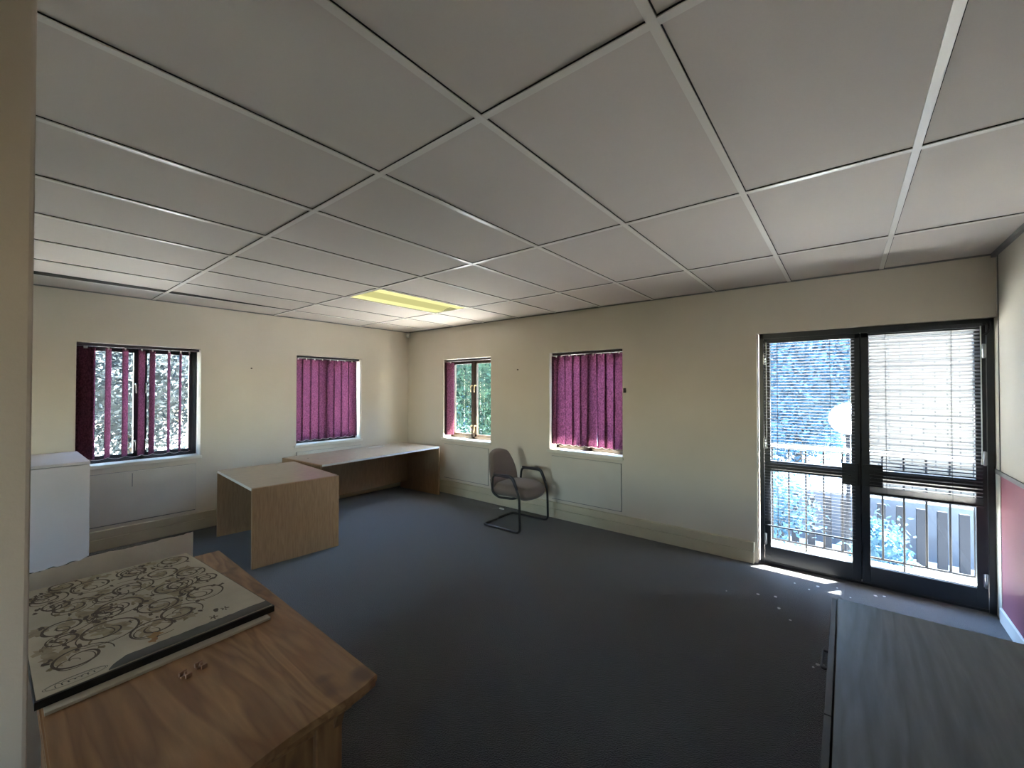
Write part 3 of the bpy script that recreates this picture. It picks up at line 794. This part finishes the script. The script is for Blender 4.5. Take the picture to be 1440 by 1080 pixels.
for k, (u, v, r) in enumerate(spots):
    s = rnd.choice([-1, 1]); a = rnd.uniform(0, 6.28)
    ribbon(m, inb(spiral(u, v, r, 1.55, a, s)), 0.0040, 0.0006 + 0.00002 * k, 0)
    ribbon(m, inb(spiral(u + 0.02, v - 0.03, r * 0.72, 1.2, a + 1.4, -s)), 0.0020, 0.0007 + 0.00002 * k, 0)
    for q in range(3):
        a2 = a + rnd.uniform(0, 6.28)
        blob(m, min(.95, max(.02, u + math.cos(a2) * r * asp)), min(.93, max(.05, v + math.sin(a2) * r)), 0.014, 0.010, 0.0012 + 0.00001 * k, 0, 9, 0.5, a2)
for (u, v) in ((0.86, 0.80), (0.90, 0.72)):      # little sprigs by the edge
    for k in range(5): blob(m, u + 0.01 * math.cos(k * 1.3), v + 0.014 * math.sin(k * 1.3), 0.011, 0.004, 0.0014, 0, 6, 0.3, k * 1.3)
blob(m, 0.865, 0.46, 0.022, 0.030, 0.0015, 2, 14, 0.4); blob(m, 0.90, 0.44, 0.016, 0.022, 0.0016, 2, 12, 0.4)
m.build('printed_scrolls', [M['print_d'], M['print_o'], M['print_r'], M['print_w']], sheet)
# charcoal band along the near edge with a torn upper outline
m = MB(); top, bot = [], []
for k in range(41):
    v = 0.24 + (0.992 - 0.24) * k / 40
    u = 0.985 - 0.052 * min(1.0, (k + 1) / 5.0) + rnd.uniform(-0.003, 0.003) if k else 0.984
    top.append(m.bm.verts.new(bil(min(u, 0.985), v, 0.0018))); bot.append(m.bm.verts.new(bil(0.9905, v, 0.0018)))
for k in range(40): m.bm.faces.new((top[k], top[k + 1], bot[k + 1], bot[k]))
m.build('charcoal_band', M['print_k'], sheet)
# oval emblem with an unreadable flowing script line
m = MB()
ring = [(0.958 + 0.019 * math.cos(a), 0.135 + 0.100 * math.sin(a)) for a in [2 * PI * k / 40 for k in range(41)]]
ribbon(m, ring, 0.0010, 0.0020, 0)
ring = [(0.958 + 0.022 * math.cos(a), 0.135 + 0.108 * math.sin(a)) for a in [2 * PI * k / 40 for k in range(41)]]
ribbon(m, ring, 0.0009, 0.0020, 0)
scr = []
for k in range(90):
    t = k / 89
    scr.append((0.958 + 0.009 * math.sin(t * 44) * (1.35 if t < 0.12 else 0.7 + 0.3 * math.sin(t * 9)), 0.060 + 0.15 * t + 0.006 * math.sin(t * 44 + 1.2)))
ribbon(m, scr, 0.0012, 0.0022, 0)
m.build('oval_emblem', M['print_k'], sheet)

# two little plastic fittings beside the print
it = tag(empty('plastic_fitting', (4.205, -3.957, PT), math.radians(18)), 'small pale brown pair of plastic fittings on the pine top', 'fitting')
for s in (-1, 1):
    m = MB()
    y = s * 0.021
    m.box(-0.016, 0.016, y - 0.004, y + 0.004, 0.0005, 0.007, bev=0.001); m.box(-0.004, 0.004, y - 0.013, y + 0.013, 0.0005, 0.006, bev=0.001)
    m.box(-0.016, -0.010, y - 0.010, y + 0.010, 0.0005, 0.013, bev=0.001); m.box(0.010, 0.016, y - 0.008, y + 0.008, 0.0005, 0.012, bev=0.001)
    m.cyl((0, y, 0.009), 0.004, 0.012, 'Z', 8)
    m.build('clip', M['palewood'], it)

# white board standing on edge behind the pine cabinet, torn along the top
m = MB(); n = 46; rt = random.Random(11)
fa, fb = [], []
xb = 3.135
tops = []
for k in range(n + 1):
    y = -4.28 + (4.28 - 3.700) * k / n
    z = 0.832 + 0.028 * max(0.0, (k / n)) + rt.uniform(-0.0025, 0.0025) + 0.010 * math.exp(-((k / n - 0.45) / 0.12) ** 2)
    tops.append((y, z))
tk = 0.018
fr_, bk_ = [], []
for y, z in tops:
    fr_.append((m.bm.verts.new((xb + tk, y, 0.0)), m.bm.verts.new((xb + tk, y, z)))); bk_.append((m.bm.verts.new((xb, y, 0.0)), m.bm.verts.new((xb, y, z - rt.uniform(0.0, 0.006)))))
for k in range(n):
    m.bm.faces.new((fr_[k][0], fr_[k + 1][0], fr_[k + 1][1], fr_[k][1])); m.bm.faces.new((bk_[k + 1][0], bk_[k][0], bk_[k][1], bk_[k + 1][1]))
    f_ = m.bm.faces.new((fr_[k][1], fr_[k + 1][1], bk_[k + 1][1], bk_[k][1])); f_.material_index = 1
m.bm.faces.new((fr_[0][0], fr_[0][1], bk_[0][1], bk_[0][0])); m.bm.faces.new((fr_[n][1], fr_[n][0], bk_[n][0], bk_[n][1]))
tag(m.build('foam_board', [M['foam'], M['torn']]), 'off-white board with a torn top edge standing behind the pine cabinet', 'board')

# ------------------------------------------------------------------ dark cabinet at the near right
dc = tag(empty('dark_cabinet', (6.0, -3.0, 0)), 'low charcoal wood cabinet in the near right corner', 'cabinet')
o = Vector(dc.location); DT = 0.75
x0, x1, y0, y1 = 5.655 - o.x, 6.40 - o.x, -3.75 - o.y, -2.245 - o.y
m = MB(); m.box(x0, x1, y0, y1, DT - 0.025, DT, bev=0.002); m.build('top', M['black'], dc)
m = MB(); m.box(x0 + 0.006, x1 - 0.01, y0 + 0.01, y1 - 0.008, 0.05, DT - 0.025); m.build('carcass', M['black2'], dc)
m = MB(); m.box(x0 + 0.03, x1 - 0.03, y0 + 0.03, y1 - 0.03, 0.0, 0.05); m.build('plinth', M['black2'], dc)
ym = -3.0 - o.y
for (a, b_, hy_) in ((ym + 0.002, y1 - 0.003, None), (y0 + 0.003, ym - 0.002, None)):
    m = MB(); m.box(x0 - 0.020, x0 - 0.004, a, b_, 0.06, DT - 0.004, bev=0.0015); d = m.build('door', M['black2'], dc)
    if a > ym - 0.001:
        m = MB(); m.tube(fillet([(x0 - 0.018, -2.59 - o.y, DT - 0.05), (x0 - 0.036, -2.59 - o.y, DT - 0.05), (x0 - 0.036, -2.70 - o.y, DT - 0.05), (x0 - 0.018, -2.70 - o.y, DT - 0.05)], 0.01), 0.004, 8)
        m.build('handle', M['tube'], d)

# ------------------------------------------------------------------ small fixtures
ms = tag(empty('motion_sensor', (0.0, 0.0, 2.44)), 'small white motion sensor high in the far corner', 'sensor')
m = MB(); m.prism([(0.001, -0.001), (0.055, -0.001), (0.055, -0.02), (0.02, -0.055), (0.001, -0.055)], 0.0, 0.055); m.build('bracket', M['white'], ms)
m = MB(); m.sphere((0.045, -0.045, 0.0), 0.030, 16, sc=(1, 1, 0.95)); m.build('lens', M['white'], ms)
m = MB(); m.box(3.786, 3.812, -0.022, -0.0005, 1.528, 1.580, bev=0.003)
tag(m.build('wall_sensor', M['blackp']), 'tiny black box on the wall right of the backlit blind', 'sensor')
m = MB(); m.cyl((2.321, -0.010, 1.822), 0.006, 0.02, 'Y', 8); m.sphere((2.321, -0.021, 1.822), 0.009, 8)
tag(m.build('wall_nail', M['print_d']), 'nail in the wall between the two right-hand windows', 'nail')
m = MB(); m.cyl((0.010, -2.352, 1.819), 0.006, 0.02, 'X', 8); m.sphere((0.021, -2.352, 1.819), 0.009, 8)
tag(m.build('wall_nail', M['print_d']), 'nail in the left wall between its two windows', 'nail')
# cable end on the carpet behind the chair
cbl = tag(empty('loose_cable', (2.06, -0.20, 0)), 'thin grey cable with a white plug on the carpet behind the armchair', 'cable')
m = MB(); m.tube(fillet([(-0.20, -0.06, 0.004), (-0.10, -0.10, 0.004), (-0.06, -0.02, 0.004), (0.02, -0.01, 0.004), (0.04, 0.02, 0.004), (0.085, 0.03, 0.006)], 0.04), 0.003, 6); m.build('cord', M['greytrim'], cbl)
m = MB(); m.box(0.08, 0.15, 0.022, 0.046, 0.0005, 0.018, bev=0.004); m.build('plug', M['white'], cbl)
# crumbs of plaster on the carpet in front of the door
rc = random.Random(3)
crumbs = [(5.45, -0.32), (5.62, -0.15), (5.85, -0.13), (5.35, -0.26), (5.26, -0.62), (5.15, -0.66), (5.30, -0.80), (5.38, -0.93), (5.55, -1.38), (5.575, -1.36), (5.53, -1.42), (5.60, -1.41), (5.70, -0.28), (5.66, -0.45), (5.9, -0.10), (4.95, -0.75), (5.50, -0.22)]
for i, (x, y) in enumerate(crumbs):
    m = MB(); r = rc.uniform(0.006, 0.014)
    bmesh.ops.create_icosphere(m.bm, subdivisions=1, radius=r)
    for v in m.bm.verts: v.co = Vector((v.co.x * rc.uniform(.7, 1.3), v.co.y * rc.uniform(.7, 1.3), v.co.z * 0.45 + r * 0.4))
    tag(m.build('plaster_crumb', M['crumb'], loc=(x, y, 0)), 'tiny white plaster crumb on the dark carpet near the glass door', 'crumb', 'plaster crumbs by the glass door')

# ------------------------------------------------------------------ outside
g = MB(); g.box(-30, 40, WT, 45, -0.9, -0.7); g.box(-30, -WT, -30, WT, -0.9, -0.7); struct(g.build('ground', M['ground']))
g = MB(); g.box(-WT, 40, -30, YB - WT, -0.9, -0.7); struct(g.build('rear_ground', M['dim_ground']))
# eaves, added unseen slab shading the right door, porch slab
g = MB(); g.box(-WT - 0.5, 9.5, YB - 0.8, 0.95, ZC + 0.36, ZC + 0.48); struct(g.build('roof', M['ext']))
g = MB(); g.box(6.72, 9.5, 0.95, 1.75, ZC + 0.36, ZC + 0.48); struct(g.build('added_shade_slab', M['ext']))
g = MB(); g.box(4.6, 6.80, WT, 0.78, -0.7, -0.02); struct(g.build('porch_slab', M['concrete']))
# balustrade just outside the door
bl = tag(empty('balustrade', (5.7, 0.62, 0)), 'thin railed balustrade outside the glass double door', 'railing')
m = MB(); m.tube([(-1.05, 0, 1.0), (1.09, 0, 1.0)], 0.018, 12); m.build('top_rail', M['rail'], bl)
m = MB(); m.tube([(-1.05, 0, 0.06), (1.09, 0, 0.06)], 0.010, 8); m.build('bottom_rail', M['balus'], bl)
for k in range(16):
    m = MB(); x = -1.02 + 0.139 * k; m.tube([(x, 0, -0.02 if k % 5 == 0 else 0.055), (x, 0, 0.99)], 0.008, 8); m.build('baluster', M['balus'], bl)
# neighbouring cream brick wall
g = MB(); g.box(5.75, 14, 6.0, 6.3, -0.7, 5.0)
tag(g.build('brick_wall', M['brick']), 'sunlit cream brick wall beyond the right glass door', 'wall')
g = MB(); g.box(4.2, 9, 3.4, 3.55, -0.7, 0.05)
tag(g.build('garden_wall', M['shade_wall']), 'low wall with blue shade painted in, behind the grey fence posts outside', 'wall')
fp0 = None
for k in range(12):
    m = MB(); m.box(-0.045, 0.045, -0.03, 0.03, 0, 0.74, bev=0.005)
    if fp0 is None:
        fp0 = m.build('fence_post', M['fence']); ob = fp0
    else:
        m.bm.free(); ob = fp0.copy(); COL.objects.link(ob)
    ob.location = (4.9 + 0.19 * k, 3.1, -0.7)
    tag(ob, 'thick grey fence post outside the lower door panes', 'fence post', 'fence posts outside the door')
# globe lamp on a post
gl = tag(empty('globe_lamp', (5.70, 2.60, -0.7)), 'white round globe lamp outside, half hidden by the door stile', 'lamp')
m = MB(); m.tube([(0, 0, 0), (0, 0, 1.72)], 0.025, 10); m.build('lamp_post', M['fence'], gl)
m = MB(); m.sphere((0, 0, 1.885), 0.20, 28); m.build('globe', M['globe'], gl)

def tree(name, loc, rad, hgt, nleaf, lm, label, cat, seed, trunk=True, group=None, ls=0.09, low=0.0, core=0.66):
    r = random.Random(seed)
    root = tag(empty(name, loc), label, cat, group)
    if trunk:
        m = MB()
        m.tube([(0, 0, 0), (0.03, 0.02, hgt * 0.3), (-0.02, 0.03, hgt * 0.55)], [0.10, 0.08, 0.05], 10)
        for k in range(5):
            a = k * 1.3; m.tube([(0, 0.02, hgt * 0.35 + 0.05 * k), (0.5 * rad[0] * math.cos(a), 0.5 * rad[1] * math.sin(a), hgt * 0.65), (0.75 * rad[0] * math.cos(a), 0.75 * rad[1] * math.sin(a), hgt * 0.8)], [0.04, 0.025, 0.01], 6)
        m.build('trunk', M['bark'], root)
    bm = bmesh.new()
    clumps = []
    for k in range(46):
        while True:
            p = Vector((r.uniform(-1, 1), r.uniform(-1, 1), r.uniform(-1, 1)))
            if p.length < 1: break
        clumps.append(Vector((p.x * rad[0], p.y * rad[1], (low + (hgt - low) * (p.z + 1) / 2))))
    for k in range(nleaf):
        c = r.choice(clumps); s = ls * r.uniform(0.6, 1.4)
        p = c + Vector((r.gauss(0, 1) * rad[0] * 0.17, r.gauss(0, 1) * rad[1] * 0.17, r.gauss(0, 1) * hgt * 0.07))
        if k % 2:      # every other leaf grows on the crown's inner shell
            a = Vector((r.gauss(0, 1), r.gauss(0, 1), r.gauss(0, 1))).normalized() * core * r.uniform(0.95, 1.3)
            p = Vector((a.x * rad[0], a.y * rad[1], low + (hgt - low) * (a.z + 1) / 2))
        if p.z < 0.02: continue
        d = Vector((r.gauss(0, 1), r.gauss(0, 1), r.gauss(-0.3, 0.8))).normalized()
        n = d.cross(Vector((r.gauss(0, 1), r.gauss(0, 1), r.gauss(0, 1)))).normalized()
        w_ = d.cross(n).normalized()
        tip = p + d * s; mid = p + d * s * 0.45 - w_ * s * 0.06
        A, T, L_, R_ = [bm.verts.new(q) for q in (p, tip, mid + n * s * 0.24, mid - n * s * 0.24)]
        bm.faces.new((A, L_, T)); bm.faces.new((A, T, R_))
    q = bmesh.ops.create_icosphere(bm, subdivisions=3, radius=1.0)
    for v in q['verts']:
        k = core * (0.8 + 0.2 * r.random())
        v.co = Vector((v.co.x * rad[0] * k, v.co.y * rad[1] * k, low + (hgt - low) * (v.co.z * k + 1) / 2))
    me = bpy.data.meshes.new('foliage'); bm.to_mesh(me); bm.free(); me.materials.append(lm)
    ob = bpy.data.objects.new('foliage', me); COL.objects.link(ob); ob.parent = root
    return root
tree('garden_tree', (-3.9, -2.9, -0.7), (1.6, 2.0, 2), 5.6, 26000, M['leafA'], 'dark leafy tree glinting behind the open slats of the left window', 'tree', 21, ls=0.085, core=0.5)
tree('garden_tree', (-2.6, 5.1, -0.7), (2.1, 1.5, 2), 6.2, 22000, M['leafB'], 'teal green tree outside the window with the bunched blind', 'tree', 23, ls=0.12)
tree('garden_tree', (4.6, 10.2, -0.7), (2.3, 1.5, 2), 6.0, 22000, M['leafC'], 'green tree tinted with blue sky light, seen through the left glass door', 'tree', 25, ls=0.13)
tree('garden_shrub', (4.6, 2.3, -0.7), (0.75, 0.40, 0.7), 1.45, 2500, M['leafC'], 'low shrub tinted with blue sky light behind the balustrade, left door pane', 'shrub', 26, trunk=False, ls=0.08)
tree('garden_shrub', (5.95, 1.65, -0.7), (0.30, 0.28, 0.5), 0.95, 900, M['leafC'], 'small sunlit shrub low in the right door pane', 'shrub', 27, trunk=False, ls=0.07)

def hedge(p0, p1, zt, thick, nleaf, seed, label):
    r = random.Random(seed); a, b = Vector(p0), Vector(p1); d = (b - a); n = Vector((-d.y, d.x, 0)).normalized()
    bm = bmesh.new(); N_ = 60; H_ = 14; grid = {}
    for i in range(N_ + 1):
        for j in range(H_ + 1):
            p = a + d * i / N_ + n * r.uniform(-0.4, 0.4) * thick; z = -0.7 + (zt + 0.7) * j / H_ * (0.9 + 0.1 * math.sin(i * 0.7) + 0.06 * math.sin(i * 2.1))
            grid[i, j] = (bm.verts.new((p.x, p.y, z)), bm.verts.new((p.x + n.x * thick, p.y + n.y * thick, z)))
    for i in range(N_):
        for j in range(H_):
            for k in (0, 1):
                q = [grid[i, j][k], grid[i + 1, j][k], grid[i + 1, j + 1][k], grid[i, j + 1][k]]; bm.faces.new(q)
        bm.faces.new((grid[i, H_][0], grid[i + 1, H_][0], grid[i + 1, H_][1], grid[i, H_][1]))
    for k in range(nleaf):
        t = r.random(); z = -0.7 + (zt + 0.9) * r.random()
        p = a + d * t + n * (r.uniform(-0.7, 1.5) * thick); p.z = z; s_ = 0.2 * r.uniform(0.6, 1.5)
        e = Vector((r.gauss(0, 1), r.gauss(0, 1), r.gauss(-0.3, 0.8))).normalized(); f_ = e.cross(Vector((r.gauss(0, 1), r.gauss(0, 1), r.gauss(0, 1)))).normalized()
        vs = [bm.verts.new(x) for x in (p, p + e * s_ * 0.45 + f_ * s_ * 0.25, p + e * s_, p + e * s_ * 0.45 - f_ * s_ * 0.25)]
        bm.faces.new(vs)
    me = bpy.data.meshes.new('tall_hedge'); bm.to_mesh(me); bm.free(); me.materials.append(M['leafC'])
    o = bpy.data.objects.new('tall_hedge', me); COL.objects.link(o); tag(o, label, 'hedge'); return o
hedge((-14, 14.5, 0), (5.6, 14.5, 0), 7.0, 1.0, 16000, 41, 'tall dark hedge far behind the trees, beyond the glass door')

# ------------------------------------------------------------------ light
W_ = bpy.data.worlds.new('World'); S.world = W_; W_.use_nodes = True
nt = W_.node_tree
for n_ in list(nt.nodes): nt.nodes.remove(n_)
wo = nt.nodes.new('ShaderNodeOutputWorld'); bg = nt.nodes.new('ShaderNodeBackground'); sk = nt.nodes.new('ShaderNodeTexSky')
SUN = Vector((0.80, 1.0, 2.2)).normalized()
sk.sky_type = 'NISHITA'; sk.sun_disc = False
sk.sun_elevation = math.asin(SUN.z); sk.sun_rotation = math.atan2(SUN.x, SUN.y)
sk.air_density = 1.2; sk.dust_density = 0.4; sk.ozone_density = 1.0
SKY = 0.46
bg.inputs['Strength'].default_value = SKY
nt.links.new(sk.outputs[0], bg.inputs['Color']); nt.links.new(bg.outputs[0], wo.inputs['Surface'])
ld = bpy.data.lights.new('sun', 'SUN'); ld.energy = 15.0; ld.angle = math.radians(0.6); ld.color = (1.0, 0.94, 0.86)
lo = bpy.data.objects.new('sun', ld); COL.objects.link(lo); lo.rotation_euler = SUN.to_track_quat('Z', 'Y').to_euler()
def portal(name, loc, rot, sx, sy):
    l = bpy.data.lights.new(name, 'AREA'); l.shape = 'RECTANGLE'; l.size = sx; l.size_y = sy
    l.cycles.is_portal = True
    ob = bpy.data.objects.new(name, l); COL.objects.link(ob); ob.location = loc; ob.rotation_euler = rot
for a, b_ in WL: portal('sky_portal', (-WT - 0.02, (a + b_) / 2, (SZ + TZ) / 2), (0, -PI / 2, 0), TZ - SZ, b_ - a)
for a, b_ in WR: portal('sky_portal', ((a + b_) / 2, WT + 0.02, (SZ + TZ) / 2), (-PI / 2, 0, 0), b_ - a, TZ - SZ)
for a, b_ in BW: portal('sky_portal', ((a + b_) / 2, YB - WT - 0.02, (SZ + TZ) / 2), (PI / 2, 0, 0), b_ - a, TZ - SZ)
portal('sky_portal', (XR + 0.17, (PW[0] + PW[1]) / 2, (1.015 + TZ) / 2), (0, PI / 2, 0), TZ - 1.015, PW[1] - PW[0])
portal('sky_portal', ((DX0 + DX1) / 2, WT + 0.02, DZ / 2), (-PI / 2, 0, 0), DX1 - DX0, DZ)

# ------------------------------------------------------------------ camera
yaw, pitch, roll = 0.6761, 0.0117, 0.0006
F_ = Vector((-math.sin(yaw) * math.cos(pitch), math.cos(yaw) * math.cos(pitch), math.sin(pitch)))
R0 = Vector((math.cos(yaw), math.sin(yaw), 0)); U0 = R0.cross(F_)
R1 = math.cos(roll) * R0 + math.sin(roll) * U0; U1 = -math.sin(roll) * R0 + math.cos(roll) * U0
cd = bpy.data.cameras.new('camera'); cd.sensor_fit = 'HORIZONTAL'; cd.sensor_width = 36.0; cd.lens = 36.0 * 585.49 / 1440.0
cd.clip_start = 0.02; cd.clip_end = 200
co = bpy.data.objects.new('camera', cd); COL.objects.link(co)
mw = Matrix(((R1.x, U1.x, -F_.x, CAM.x), (R1.y, U1.y, -F_.y, CAM.y), (R1.z, U1.z, -F_.z, CAM.z), (0, 0, 0, 1)))
co.matrix_world = mw
S.camera = co

S.view_settings.view_transform = 'Standard'; S.view_settings.look = 'None'
S.view_settings.gamma = 1.0; S.view_settings.use_curve_mapping = False
S.view_settings.exposure = 3.7
S.cycles.max_bounces = 14; S.cycles.diffuse_bounces = 9; S.cycles.glossy_bounces = 4; S.cycles.transmission_bounces = 8; S.cycles.transparent_max_bounces = 12
S.cycles.use_denoising = True; S.cycles.sample_clamp_indirect = 12.0
S.cycles.caustics_reflective = False; S.cycles.caustics_refractive = False
